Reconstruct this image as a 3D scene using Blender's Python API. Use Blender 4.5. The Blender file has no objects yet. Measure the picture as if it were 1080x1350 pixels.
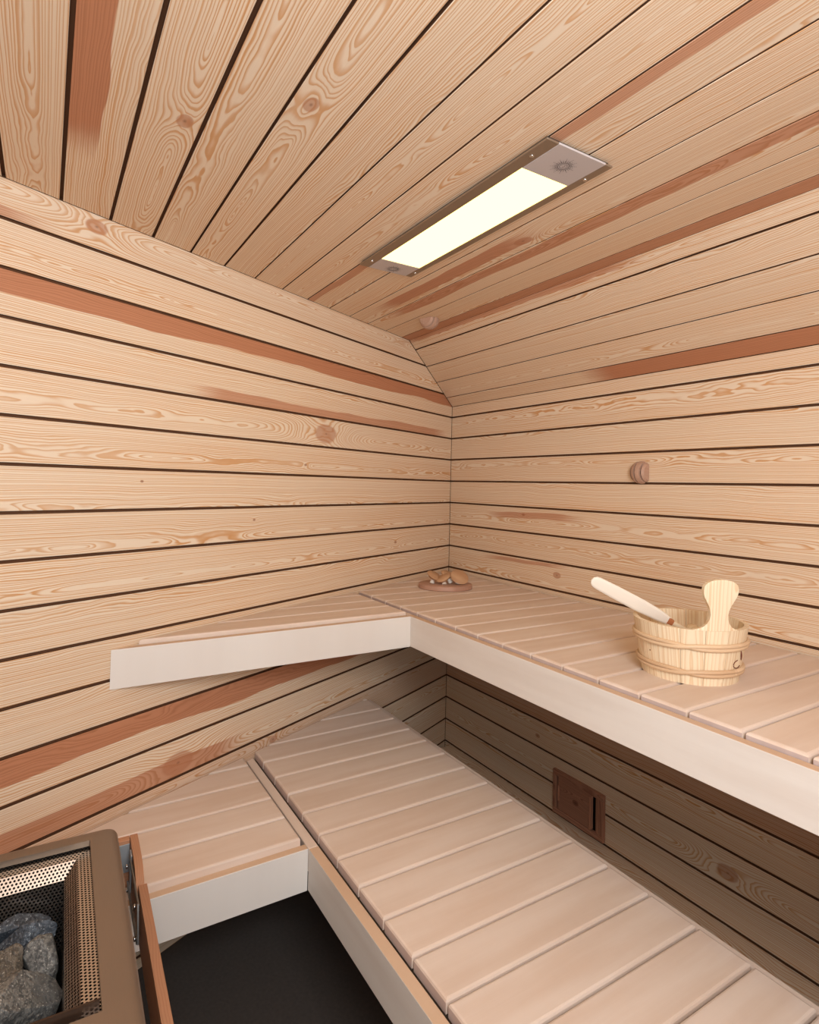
import bpy, bmesh, math, random
from mathutils import Vector, Matrix, noise as mnoise

random.seed(7)
scene = bpy.context.scene
C = scene.collection

# ------------------------------------------------------------------ camera
cam_d = bpy.data.cameras.new('camera'); cam = bpy.data.objects.new('camera', cam_d); C.objects.link(cam)
cam_d.sensor_fit = 'HORIZONTAL'; cam_d.sensor_width = 36.0
cam_d.lens = 780.57 / 1080.0 * 36.0
cam_d.shift_x = 0.0; cam_d.shift_y = -(675.0 - 615.6) / 1080.0
cam_d.clip_start = 0.02
yaw, pit, rol = math.radians(-58.38), math.radians(1.7767), math.radians(1.3632)
fw = Vector((math.sin(yaw)*math.cos(pit), math.cos(yaw)*math.cos(pit), math.sin(pit)))
rt = fw.cross(Vector((0, 0, 1))).normalized(); up = rt.cross(fw)
r2 = math.cos(rol)*rt + math.sin(rol)*up; u2 = -math.sin(rol)*rt + math.cos(rol)*up
m = Matrix((r2, u2, -fw)).transposed().to_4x4(); m.translation = Vector((2.2678, -1.6250, 1.2070))
cam.matrix_world = m
scene.camera = cam

# ------------------------------------------------------------------ world, lights, exposure
w = bpy.data.worlds.new('world'); scene.world = w; w.use_nodes = True
w.node_tree.nodes['Background'].inputs[0].default_value = (0.86, 0.92, 1.0, 1)
w.node_tree.nodes['Background'].inputs[1].default_value = 1.0
scene.view_settings.view_transform = 'Standard'; scene.view_settings.look = 'None'
scene.view_settings.gamma = 1.0; scene.view_settings.use_curve_mapping = False
scene.view_settings.exposure = 0.07

def area(name, loc, target, sx, sy, power, col):
    d = bpy.data.lights.new(name, 'AREA'); d.shape = 'RECTANGLE'; d.size = sx; d.size_y = sy
    d.energy = power; d.color = col
    o = bpy.data.objects.new(name, d); C.objects.link(o); o.location = loc
    o.rotation_euler = (Vector(target) - Vector(loc)).to_track_quat('-Z', 'Y').to_euler()
    return o
# unseen soft key light, added behind and above the photographer
area('door_daylight', (2.66, -1.50, 1.60), (0.75, -0.75, 0.95), 0.60, 0.40, 20.5, (0.89, 0.94, 1.0))
lo = area('door_daylight', (2.70, -1.75, 1.05), (1.25, -0.85, 1.81), 0.50, 0.50, 4, (0.88, 0.94, 1.0))  # second unseen light, added to brighten the ceiling
lo.data.spread = math.radians(110)

# ------------------------------------------------------------------ node helpers
class NT:
    def __init__(s, name):
        s.m = bpy.data.materials.new(name); s.m.use_nodes = True; s.t = s.m.node_tree
        s.b = s.t.nodes['Principled BSDF']
    def n(s, typ, **k):
        o = s.t.nodes.new(typ)
        for a, v in k.items(): setattr(o, a, v)
        return o
    def put(s, sock, v):
        if isinstance(v, bpy.types.NodeSocket): s.t.links.new(v, sock)
        elif isinstance(v, (tuple, list)):
            sock.default_value = tuple(v) if len(v) == len(sock.default_value) else tuple(v) + (1,)
        else: sock.default_value = v
    def m_(s, op, a, b=0.0, c=None, clamp=False):
        o = s.n('ShaderNodeMath', operation=op, use_clamp=clamp)
        s.put(o.inputs[0], a); s.put(o.inputs[1], b)
        if c is not None: s.put(o.inputs[2], c)
        return o.outputs[0]
    def mul(s, a, b): return s.m_('MULTIPLY', a, b)
    def add(s, a, b): return s.m_('ADD', a, b)
    def sub(s, a, b): return s.m_('SUBTRACT', a, b)
    def ss(s, x, lo, hi):
        o = s.n('ShaderNodeMapRange', interpolation_type='SMOOTHSTEP')
        s.put(o.inputs[0], x); s.put(o.inputs[1], lo); s.put(o.inputs[2], hi)
        return o.outputs[0]
    def xyz(s, v):
        o = s.n('ShaderNodeSeparateXYZ'); s.put(o.inputs[0], v); return o.outputs
    def vec(s, a, b, c):
        o = s.n('ShaderNodeCombineXYZ')
        for i, q in enumerate((a, b, c)): s.put(o.inputs[i], q)
        return o.outputs[0]
    def noise(s, v, scale=1.0, detail=2.0, rough=0.5):
        o = s.n('ShaderNodeTexNoise'); s.put(o.inputs['Vector'], v); s.put(o.inputs['Scale'], scale)
        s.put(o.inputs['Detail'], detail); s.put(o.inputs['Roughness'], rough); return o.outputs[0]
    def mix(s, f, a, b):
        o = s.n('ShaderNodeMix', data_type='RGBA'); s.put(o.inputs[0], f); s.put(o.inputs[6], a); s.put(o.inputs[7], b)
        return o.outputs[2]
    def attr(s, name): return s.n('ShaderNodeAttribute', attribute_name=name).outputs['Vector']
    def out(s, **k):
        names = dict(col='Base Color', rough='Roughness', metal='Metallic', spec='Specular IOR Level', normal='Normal')
        for a, v in k.items(): s.put(s.b.inputs[names.get(a, a)], v)
        return s.m
    def bump(s, h, strength=0.3, dist=0.001):
        o = s.n('ShaderNodeBump'); s.put(o.inputs['Height'], h); o.inputs['Strength'].default_value = strength
        o.inputs['Distance'].default_value = dist; return o.outputs[0]

def srgb(r, g, b):
    f = lambda c: (c/255/12.92) if c/255 <= .04045 else ((c/255+.055)/1.055)**2.4
    return (f(r), f(g), f(b), 1)

def pine(name, light, late, heart, ring=0.0034, amp=0.055, late_f=0.75):
    s = NT(name)
    x, y, z = s.xyz(s.attr('wc')); sx, y0, z0 = s.xyz(s.attr('ws'))
    hc, hw, hs = s.xyz(s.attr('wh')); kx, ky, kr = s.xyz(s.attr('wk')); x0, x1, tone = s.xyz(s.attr('wr'))
    n1 = s.noise(s.vec(s.add(s.mul(x, 1.9), sx), s.mul(y, 6.0), s.mul(sx, 3.1)), 1.0, 2.5, 0.55)
    n2 = s.noise(s.vec(s.add(s.mul(x, 11.0), sx), s.mul(y, 45.0), sx), 1.0, 2.0)
    n4 = s.noise(s.vec(s.add(s.mul(x, 5.5), s.mul(sx, 1.7)), s.mul(y, 21.0), s.add(sx, 9.0)), 1.0, 2.5, 0.6)
    A = s.add(s.add(s.mul(s.sub(n1, 0.5), amp), s.mul(s.sub(n4, 0.5), amp*0.22)), s.mul(s.sub(n2, 0.5), 0.0040))
    kdx = s.mul(s.sub(x, kx), 0.62); kdy = s.sub(y, ky)
    kd = s.mul(s.m_('SQRT', s.add(s.mul(kdx, kdx), s.mul(kdy, kdy))), s.add(0.72, s.mul(n4, 0.56)))
    q = s.m_('DIVIDE', kd, s.mul(s.m_('MAXIMUM', kr, 0.001), 1.9))
    kb = s.mul(s.m_('EXPONENT', s.mul(s.mul(q, q), -1.0)), s.mul(kr, 1.1))
    zz = s.add(s.add(s.add(z0, A), kb), z); yy = s.sub(y, y0)
    d = s.m_('SQRT', s.add(s.mul(yy, yy), s.mul(zz, zz)))
    n3 = s.noise(s.vec(s.mul(d, 160.0), sx, 0.0), 1.0, 1.0)
    d2 = s.add(s.m_('DIVIDE', d, ring), s.mul(n3, 1.6))
    r = s.m_('FRACT', d2)
    lt = s.mul(s.ss(r, 0.30, 0.86), s.sub(1.0, s.ss(r, 0.88, 1.0)))
    fine = s.noise(s.vec(s.mul(x, 9.0), s.mul(y, 700.0), sx), 1.0, 2.0)
    broad = s.noise(s.vec(s.add(s.mul(x, 2.6), s.mul(sx, 2.0)), s.mul(y, 14.0), s.add(sx, 5.0)), 1.0, 2.0)
    lf = s.mul(lt, s.mul(s.add(0.35, s.mul(broad, 1.0)), late_f))
    col = s.mix(lf, light, late)
    # heartwood stripe with a wandering edge
    wob = s.add(s.mul(s.sub(n1, 0.5), 0.050), s.mul(s.sub(n2, 0.5), 0.004))
    e = s.sub(s.m_('ABSOLUTE', s.add(s.sub(y, hc), wob)), hw)
    xr = s.mul(s.ss(s.sub(s.add(x, s.mul(n2, 0.05)), x0), 0.0, 0.16), s.ss(s.sub(x1, s.add(x, s.mul(n2, 0.05))), 0.0, 0.16))
    hm = s.mul(s.mul(s.sub(1.0, s.ss(e, -0.0012, 0.0012)), hs), xr)
    hcol = s.mix(s.mul(s.add(lt, s.mul(broad, 0.6)), 0.42), heart, tuple(c*0.62 for c in heart[:3]) + (1,))
    col = s.mix(hm, col, hcol)
    # knot
    kk = s.sub(1.0, s.ss(kd, s.mul(kr, 0.46), s.mul(kr, 0.60)))
    kring = s.m_('FRACT', s.m_('DIVIDE', kd, 0.0022))
    kcol = s.mix(s.mul(kring, 0.35), tuple(c*0.92 for c in heart[:3]) + (1,), tuple(c*0.5 for c in heart[:3]) + (1,))
    col = s.mix(s.mul(kk, 0.62), col, kcol)
    core = s.mul(s.sub(1.0, s.ss(kd, 0.0, 0.0045)), s.m_('GREATER_THAN', kr, 0.0045))
    col = s.mix(s.mul(core, 0.55), col, tuple(c*0.35 for c in heart[:3]) + (1,))
    t = s.mul(tone, s.add(s.add(0.955, s.mul(s.sub(fine, 0.5), 0.10)), s.mul(broad, 0.09)))
    vm = s.n('ShaderNodeVectorMath', operation='SCALE'); s.put(vm.inputs[0], col); s.put(vm.inputs['Scale'], t)
    return s.out(col=vm.outputs[0], rough=0.52, spec=0.28, normal=s.bump(s.add(lf, s.mul(fine, 0.3)), 0.25, 0.0004))

PINE = pine('pine_boards', srgb(229, 208, 182), srgb(204, 152, 102), srgb(190, 126, 90), ring=0.0042, amp=0.095, late_f=1.0)
BUCKETWOOD = pine('pale_spruce', srgb(232, 212, 180), srgb(206, 162, 112), srgb(200, 150, 100), ring=0.0070, amp=0.085, late_f=0.55)
RAILWOOD = pine('red_alder_wood', srgb(178, 128, 96), srgb(150, 100, 72), srgb(150, 100, 72), ring=0.004, late_f=0.4)
VENTWOOD = pine('thermo_wood', srgb(176, 126, 100), srgb(132, 86, 64), srgb(112, 68, 46), ring=0.004, late_f=0.8)
SENSORWOOD = pine('sensor_wood', srgb(186, 150, 128), srgb(172, 132, 108), srgb(170, 120, 90), ring=0.003, late_f=0.5)

def aspen(name, c1, c2):
    s = NT(name)
    x, y, z = s.xyz(s.attr('wc')); sx, y0, z0 = s.xyz(s.attr('ws')); tone = s.xyz(s.attr('wr'))[2]
    n = s.noise(s.vec(s.add(s.mul(x, 3.0), sx), s.mul(y, 22.0), sx), 1.0, 3.0)
    f = s.noise(s.vec(s.add(s.mul(x, 12.0), sx), s.mul(y, 420.0), sx), 1.0, 2.0)
    g = s.noise(s.vec(s.add(s.mul(x, 60.0), sx), s.mul(y, 30.0), sx), 1.0, 1.0)
    k = s.add(s.mul(s.ss(n, 0.3, 0.72), 0.65), s.add(s.mul(f, 0.25), s.mul(g, 0.12)))
    col = s.mix(k, c1, c2)
    vm = s.n('ShaderNodeVectorMath', operation='SCALE'); s.put(vm.inputs[0], col); s.put(vm.inputs['Scale'], tone)
    return s.out(col=vm.outputs[0], rough=0.5, spec=0.3)
ASPEN = aspen('aspen_slats', srgb(228, 210, 195), srgb(214, 189, 169))
APRON = aspen('aspen_apron', srgb(228, 221, 212), srgb(216, 205, 194))
STEM = aspen('bleached_wood', srgb(236, 227, 212), srgb(228, 214, 196))
TRAYWOOD = aspen('tray_wood', srgb(188, 148, 126), srgb(168, 126, 104))
CAPWOOD = aspen('cap_wood', srgb(206, 166, 128), srgb(176, 132, 96))

def plain(name, col, rough=0.6, metal=0.0, nz=0.0, nscale=30, spec=0.4):
    s = NT(name)
    if nz:
        co = s.n('ShaderNodeTexCoord').outputs['Object']
        f = s.noise(co, nscale, 4.0)
        c = s.mix(f, tuple(v*(1-nz) for v in col[:3]) + (1,), tuple(min(1, v*(1+nz)) for v in col[:3]) + (1,))
        return s.out(col=c, rough=rough, metal=metal, spec=spec, normal=s.bump(f, 0.15, 0.0005))
    return s.out(col=col, rough=rough, metal=metal, spec=spec)
BACKING = plain('dark_batten', srgb(98, 66, 46), 0.9, spec=0.1)
FLOORM = plain('dark_floor', srgb(74, 67, 62), 0.75, nz=0.25, nscale=120, spec=0.25)
BLACK = plain('black_gap', (0.006, 0.005, 0.004, 1), 0.9, spec=0.05)
SLIT = plain('slit_shadow_wood', srgb(54, 34, 25), 0.9, spec=0.1)
STEELD = plain('dark_steel', srgb(120, 116, 110), 0.35, 0.9)
ZINC = plain('zinc_steel', srgb(172, 176, 178), 0.45, 0.45)
CHROME = plain('chrome_screw', srgb(215, 215, 215), 0.18, 1.0)
LAMPRAIL = plain('brushed_lamp_rail', srgb(150, 132, 112), 0.42, 0.6)
LAMPEND = plain('grey_lamp_end', srgb(190, 180, 176), 0.5, 0.1)
PRINT = plain('grey_print', srgb(108, 98, 96), 0.7)
MARK = plain('brown_brand', srgb(110, 58, 40), 0.8)
LEATHER = plain('leather_cord', srgb(176, 108, 66), 0.7)
ENDGRAIN = aspen('aspen_end_grain', srgb(200, 180, 172), srgb(186, 165, 157))
RATTAN = aspen('rattan', srgb(222, 192, 156), srgb(194, 158, 122))

def make_bronze():
    s = NT('brushed_bronze_steel')
    co = s.n('ShaderNodeTexCoord').outputs['Object']; x, y, z = s.xyz(co)
    f = s.noise(s.vec(s.mul(x, 5), s.mul(y, 5), s.mul(z, 5)), 1.0, 3.0)
    g = s.noise(s.vec(s.mul(x, 40), s.mul(y, 900), s.mul(z, 900)), 1.0, 2.0)
    c = s.mix(f, srgb(136, 121, 107), srgb(154, 135, 118))
    return s.out(col=c, rough=s.add(0.38, s.mul(g, 0.15)), metal=0.75, spec=0.5)
BRONZE = make_bronze()

def make_perf():
    s = NT('perforated_steel')
    u, v, _ = s.xyz(s.attr('wc'))
    P = 0.0058
    def cell(a, b):
        fu = s.sub(s.m_('FRACT', s.m_('DIVIDE', s.add(u, a), P)), 0.5); fv = s.sub(s.m_('FRACT', s.m_('DIVIDE', s.add(v, b), P*1.732)), 0.5)
        fv = s.mul(fv, 1.732)
        return s.m_('SQRT', s.add(s.mul(fu, fu), s.mul(fv, fv)))
    d = s.m_('MINIMUM', cell(0, 0), cell(P/2, P*0.866))
    hole = s.ss(d, 0.27, 0.33)
    s.out(col=srgb(190, 178, 166), rough=0.26, metal=0.95)
    tr = s.n('ShaderNodeBsdfTransparent'); mx = s.n('ShaderNodeMixShader')
    s.put(mx.inputs[0], hole); s.t.links.new(tr.outputs[0], mx.inputs[1]); s.t.links.new(s.b.outputs[0], mx.inputs[2])
    s.t.links.new(mx.outputs[0], s.t.nodes['Material Output'].inputs[0])
    return s.m
PERF = make_perf()

def make_stone(name, c1, c2, spark):
    s = NT(name)
    co = s.n('ShaderNodeTexCoord').outputs['Object']
    a = s.noise(co, 170, 3.0, 0.7); b = s.noise(co, 22, 4.0); v = s.noise(co, 330, 2.0, 0.6)
    c = s.mix(s.ss(a, 0.38, 0.62), c1, c2); c = s.mix(s.ss(b, 0.45, 0.75), c, tuple(q*1.5 for q in c1[:3]) + (1,))
    c = s.mix(s.ss(v, 0.60, 0.72), c, spark)
    return s.out(col=c, rough=0.55, spec=0.5, normal=s.bump(s.add(a, b), 0.7, 0.003))
STONE_BLUE = make_stone('blue_granite', srgb(40, 45, 51), srgb(84, 91, 99), srgb(160, 166, 170))
STONE_GREY = make_stone('grey_granite', srgb(78, 78, 76), srgb(128, 126, 120), srgb(184, 181, 172))
STONE_BROWN = make_stone('brown_granite', srgb(66, 59, 50), srgb(108, 97, 83), srgb(156, 146, 130))

def make_glow():
    s = NT('lamp_diffuser')
    e = s.n('ShaderNodeEmission'); s.put(e.inputs[0], (1.0, 0.82, 0.262, 1)); s.put(e.inputs[1], 3.2)
    s.t.links.new(e.outputs[0], s.t.nodes['Material Output'].inputs[0]); return s.m
GLOW = make_glow()

# ------------------------------------------------------------------ mesh helpers
def link(name, me, mat, parent=None):
    o = bpy.data.objects.new(name, me); C.objects.link(o)
    if mat: me.materials.append(mat)
    if parent: o.parent = parent
    return o
def tag(o, label=None, cat=None, group=None, kind=None):
    for k, v in (('label', label), ('category', cat), ('group', group), ('kind', kind)):
        if v: o[k] = v
    return o
def thing(name, label, cat, loc=(0, 0, 0), rz=0.0, group=None):
    o = bpy.data.objects.new(name, None); C.objects.link(o); o.location = loc; o.rotation_euler = (0, 0, rz)
    o.empty_display_size = 0.05
    return tag(o, label, cat, group)
def setattrs(me, wc, ws=None, wh=(0, 0, 0), wk=(9, 9, 0.001), wr=(-9, 9, 1.0)):
    n = len(me.vertices)
    def put(name, vals):
        a = me.attributes.new(name, 'FLOAT_VECTOR', 'POINT'); a.data.foreach_set('vector', vals)
    put('wc', [c for v in wc for c in v])
    ws = ws or (random.uniform(0, 60), random.uniform(-.04, .04), random.uniform(.02, .06))
    for nm, val in (('ws', ws), ('wh', wh), ('wk', wk), ('wr', wr)): put(nm, list(val)*n)
def clip(poly, nx, ny, d):          # keep nx*x+ny*y >= d
    out = []
    for i in range(len(poly)):
        p, q = poly[i], poly[(i+1) % len(poly)]
        a = nx*p[0]+ny*p[1]-d; b = nx*q[0]+ny*q[1]-d
        if a >= 0: out.append(p)
        if a*b < 0:
            t = a/(a-b); out.append((p[0]+(q[0]-p[0])*t, p[1]+(q[1]-p[1])*t))
    o2 = []
    for p in out:
        if not o2 or math.dist(p, o2[-1]) > 1e-4: o2.append(p)
    if len(o2) > 1 and math.dist(o2[0], o2[-1]) < 1e-4: o2.pop()
    return o2
def area2(poly): return sum(poly[i][0]*poly[(i+1) % len(poly)][1]-poly[(i+1) % len(poly)][0]*poly[i][1] for i in range(len(poly)))/2
def inset(poly, d):
    n = len(poly); out = []
    for i in range(n):
        p0, p1, p2 = Vector(poly[i-1]), Vector(poly[i]), Vector(poly[(i+1) % n])
        e1 = (p1-p0).normalized(); e2 = (p2-p1).normalized()
        n1 = Vector((-e1.y, e1.x)); n2 = Vector((-e2.y, e2.x))
        k = 1+n1.dot(n2); v = (n1+n2)/max(k, 0.3)
        q = p1+v*d; out.append((q.x, q.y))
    return out
def slab(name, poly, O, A, B, N, thick, mat, parent, bev=(0.0008,), grain='a', center=0.0, wa=0.0, **at):
    """convex polygon with coordinates along A and B; top face on the plane through O, body behind it (-N)."""
    if len(poly) < 3 or abs(area2(poly)) < 1e-5: return None
    if area2(poly) < 0: poly = poly[::-1]
    O, A, B, N = Vector(O), Vector(A), Vector(B), Vector(N)
    rings = []
    tot = bev[0]
    segs = len(bev) if len(bev) > 1 else 1
    if len(bev) == 1: prof = [(tot, 0.0), (0.0, tot)]
    else: prof = [(tot*(1-math.sin(t)), tot*(1-math.cos(t))) for t in (0, math.pi/4, math.pi/2)]
    for ins, dep in prof: rings.append((inset(poly, ins) if ins > 1e-6 else poly, dep))
    rings.append((poly, thick))
    verts = []; wc = []
    for ring, dep in rings:
        for a, b in ring:
            verts.append(O+A*a+B*b-N*dep)
            wc.append((a+wa, b-center, -dep) if grain == 'a' else (b+wa, a-center, -dep))
    n = len(poly); faces = [tuple(range(n))]
    for r in range(len(rings)-1):
        for i in range(n):
            j = (i+1) % n; faces.append((r*n+i, (r+1)*n+i, (r+1)*n+j, r*n+j))
    faces.append(tuple(reversed(range((len(rings)-1)*n, len(rings)*n))))
    me = bpy.data.meshes.new(name); me.from_pydata([tuple(v) for v in verts], [], faces)
    if A.cross(B).dot(N) < 0: me.flip_normals()
    setattrs(me, wc, **at)
    o = link(name, me, mat, parent)
    if name == 'plank':
        me.materials.append(BACKING)
        for p in me.polygons[1+n:]: p.material_index = 1  # wooden groove sides painted dark, gap shade put into the colour
    return o
def box(name, lo, hi, mat, parent=None, bev=0.0, axis=0, **at):
    bm = bmesh.new(); bmesh.ops.create_cube(bm, size=1)
    for v in bm.verts: v.co = Vector([lo[i]+(v.co[i]+.5)*(hi[i]-lo[i]) for i in range(3)])
    if bev: bmesh.ops.bevel(bm, geom=bm.edges[:], offset=bev, segments=2, affect='EDGES', profile=0.5)
    me = bpy.data.meshes.new(name); bm.to_mesh(me); bm.free()
    c = [(lo[i]+hi[i])/2 for i in range(3)]
    o = [i for i in range(3) if i != axis]
    big = o[0] if hi[o[0]]-lo[o[0]] > hi[o[1]]-lo[o[1]] else o[1]; sm = [i for i in o if i != big][0]
    setattrs(me, [(v.co[axis], v.co[big]-c[big], v.co[sm]-c[sm]) for v in me.vertices], **at)
    return link(name, me, mat, parent)
def smooth(o, ang=35):
    for p in o.data.polygons: p.use_smooth = True
    bm = bmesh.new(); bm.from_mesh(o.data)
    for e in bm.edges:
        if len(e.link_faces) == 2 and e.calc_face_angle(0) > math.radians(ang): e.smooth = False
    bm.to_mesh(o.data); bm.free(); return o
def mesh_obj(name, verts, faces, mat, parent=None, wc=None, fix=True, **at):
    bm = bmesh.new(); vs = [bm.verts.new(v) for v in verts]
    for f in faces:
        try: bm.faces.new([vs[i] for i in f])
        except ValueError: pass
    if fix: bmesh.ops.recalc_face_normals(bm, faces=bm.faces[:])
    me = bpy.data.meshes.new(name); bm.to_mesh(me); bm.free()
    setattrs(me, wc or [tuple(v.co) for v in me.vertices], **at)
    return link(name, me, mat, parent)
def tube(name, pts, rad, mat, parent=None, seg=8, closed=False, wcx=None):
    pts = [Vector(p) for p in pts]; n = len(pts); verts = []; wc = []; L = 0
    rads = rad if isinstance(rad, list) else [rad]*n
    for i, p in enumerate(pts):
        a = pts[i-1] if (i or closed) else p; b = pts[(i+1) % n] if (i < n-1 or closed) else p
        t = (b-a).normalized(); s = t.cross(Vector((0, 0, 1)))
        if s.length < 1e-3: s = t.cross(Vector((1, 0, 0)))
        s.normalize(); q = s.cross(t)
        if i: L += (p-pts[i-1]).length
        for k in range(seg):
            a2 = 2*math.pi*k/seg; verts.append(p+(s*math.cos(a2)+q*math.sin(a2))*rads[i]); wc.append((L, math.cos(a2)*rads[i], math.sin(a2)*rads[i]))
    faces = []
    for i in range(n if closed else n-1):
        for k in range(seg):
            j = (i+1) % n; faces.append((i*seg+k, i*seg+(k+1) % seg, j*seg+(k+1) % seg, j*seg+k))
    if not closed: faces += [tuple(range(seg)), tuple(range((n-1)*seg, n*seg))]
    return smooth(mesh_obj(name, verts, faces, mat, parent, wc=wc), 60)
def disc(name, c, axis, r, h, mat, parent=None, seg=24, bev=0.0, r2=None, **at):
    """cylinder from c along axis by h"""
    c = Vector(c); ax = Vector(axis).normalized(); s = ax.orthogonal().normalized(); q = ax.cross(s); r2 = r if r2 is None else r2
    prof = [(r-bev, 0), (r, bev), (r2, h-bev), (r2-bev, h)] if bev else [(r, 0), (r2, h)]
    verts = []; wc = []
    for rr, hh in prof:
        for k in range(seg):
            a = 2*math.pi*k/seg; verts.append(c+ax*hh+(s*math.cos(a)+q*math.sin(a))*max(rr, 1e-5)); wc.append((rr*math.cos(a), rr*math.sin(a), hh))
    faces = [tuple(range(seg)), tuple(range((len(prof)-1)*seg, len(prof)*seg))]
    for r_ in range(len(prof)-1):
        for k in range(seg): faces.append((r_*seg+k, r_*seg+(k+1) % seg, (r_+1)*seg+(k+1) % seg, (r_+1)*seg+k))
    return smooth(mesh_obj(name, verts, faces, mat, parent, wc=wc, **at), 50)

# ------------------------------------------------------------------ the room
T = math.radians(25.4878)
E_ = Vector((math.sin(T), -math.cos(T), 0)); NL = Vector((math.cos(T), math.sin(T), 0)); Z = Vector((0, 0, 1))
CZ = 1.8129; Z0 = 1.5816; YS = -0.3460; X1 = 2.78; YF = -2.15
GAP = 0.0070
def zline(k): return 1.531-0.1*k

def backing(name, poly, O, A, B, N, depth=0.0075, thick=0.06):
    O2 = Vector(O)-Vector(N)*depth
    o = slab(name, poly, O2, A, B, N, thick, BACKING, None, bev=(0.0001,)); tag(o, kind='structure'); return o
def seeds(kind=None):
    r = random.random()
    if r < 0.45: return (random.uniform(0, 80), random.uniform(-.025, .025), random.uniform(.004, .022))   # cathedral
    return (random.uniform(0, 80), random.choice((-1, 1))*random.uniform(.04, .09), random.uniform(.01, .05))
def tone(): return random.uniform(0.955, 1.03)
CATH = lambda a, y=0.0, z=0.010: (a, y, z)

# left wall
umax = 2.42
wl = backing('wall_left', [(-.06, -.03), (umax, -.03), (umax, CZ+.06), (YS/-math.cos(T)-.06, CZ+.06), (-.06, Z0+.04)], (0, 0, 0), E_, Z, NL)
left = {   # k: (ws, wh, wk, (x0, x1), tone)
 -3: ((11.3, .010, .006), (-.030, .012, .75), (1.71, .004, .030), (1.80, 2.3), 1.02),
 -2: ((4.1, -.012, .007), (0, 0, 0), (9, 9, .001), None, 1.05),
 -1: ((25.2, .060, .020), (.032, .032, .95), (9, 9, .001), (-9, 9), 1.03),
 0: ((31.7, .055, .012), (-.038, .020, .75), (9, 9, .001), (.05, 1.50), 1.03),
 1: ((8.8, -.010, .012), (0, 0, 0), (.892, -.004, .062), None, 1.03),
 2: ((51.0, -.018, .006), (0, 0, 0), (.99, -.015, .008), None, 1.03),
 3: ((3.3, -.045, .008), (0, 0, 0), (1.573, .020, .006), None, 1.02),
 4: ((63.1, -.030, .012), (0, 0, 0), (1.205, .012, .006), None, 1.0),
 5: ((13.9, -.020, .006), (0, 0, 0), (.45, -.005, .011), None, 1.01),
 6: ((33.0, .060, .030), (0, 0, 0), (9, 9, .001), None, 1.0),
 7: ((47.0, .075, .020), (0, 0, 0), (9, 9, .001), None, .99),
 8: ((22.0, .080, .040), (0, 0, 0), (9, 9, .001), None, 1.0),
 9: ((28.4, .060, .050), (.034, .042, .95), (9, 9, .001), (.60, 9), 1.0),
 10: ((7.7, -.022, .006), (-.040, .034, .8), (1.44, -.014, .050), (1.20, 9), 1.0),
 11: ((41.0, .030, .003), (0, .08, .28), (1.10, .030, .020), (-9, 9), .97)}
for k in range(-3, 15):
    zt, zb = zline(k), zline(k+1)
    if k == -3: zt = CZ
    g1 = 0 if k == -3 else GAP/2
    poly = [(.0012, zb+GAP/2), (umax, zb+GAP/2), (umax, zt-g1), (.0012, zt-g1)]
    a, b = YS/-math.cos(T), CZ-Z0      # chamfer line from (0,Z0) to (a,CZ)
    L = math.hypot(a, b); poly = clip(poly, b/L, -a/L, (-a/L)*Z0+0.0012)
    ws, wh, wk, xr, tn = left.get(k, (seeds(), (0, 0, 0), (9, 9, .001), None, tone()))
    xr = xr or (-9, 9)
    slab('plank', poly, (0, 0, 0), E_, Z, NL, 0.0075, PINE, wl, center=(zline(k)+zb)/2, ws=ws, wh=wh, wk=wk, wr=(xr[0], xr[1], tn))
slab('plank', [(.0012, 0), (umax, 0), (umax, .0275), (.0012, .0275)], (0, 0, 0), E_, Z, NL, 0.0075, PINE, wl, center=.0)

# back wall (the right-hand wall of the picture)
A = Vector((1, 0, 0)); NB = Vector((0, -1, 0))
wb = backing('wall_back', [(-.06, -.03), (X1, -.03), (X1, Z0+.03), (-.06, Z0+.03)], (0, 0, 0), A, Z, NB)
back = {
 -1: ((61.0, .06, .02), (0, 0, 0), (9, 9, .001), None, 1.0),
 2: ((9.1, .02, .012), (0, 0, 0), (9, 9, .001), None, 1.0),
 3: ((37.7, .07, .03), (0, 0, 0), (9, 9, .001), None, 1.0),
 4: ((14.6, -.004, .005), (.018, .012, .7), (.50, .020, .012), (.26, .86), .99),
 5: ((18.2, .006, .004), (0, 0, 0), (9, 9, .001), None, .98),
 6: ((53.2, -.03, .010), (.034, .008, .7), (.685, .006, .022), (.25, .80), .99),
 11: ((3.2, .07, .04), (.0, .06, .5), (9, 9, .001), (-9, 9), .93),
 12: ((15.2, .03, .01), (0, 0, 0), (.60, -.010, .014), None, .97),
 13: ((42.0, -.01, .008), (0, 0, 0), (1.334, -.010, .036), None, .97),
 14: ((2.4, .07, .03), (0, 0, 0), (9, 9, .001), None, .95)}
for k in range(-1, 15):
    zt, zb = (Z0-.0012 if k == -1 else zline(k)-GAP/2), zline(k+1)+GAP/2
    ws, wh, wk, xr, tn = back.get(k, (seeds(), (0, 0, 0), (9, 9, .001), None, tone()))
    xr = xr or (-9, 9)
    slab('plank', [(.0012, zb), (X1, zb), (X1, zt), (.0012, zt)], (0, 0, 0), A, Z, NB, 0.0075, PINE, wb, center=zline(k)-.05, ws=ws, wh=wh, wk=wk, wr=(xr[0], xr[1], tn))
slab('plank', [(.0012, 0), (X1, 0), (X1, .0275), (.0012, .0275)], (0, 0, 0), A, Z, NB, 0.0075, PINE, wb, center=.0)

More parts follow.
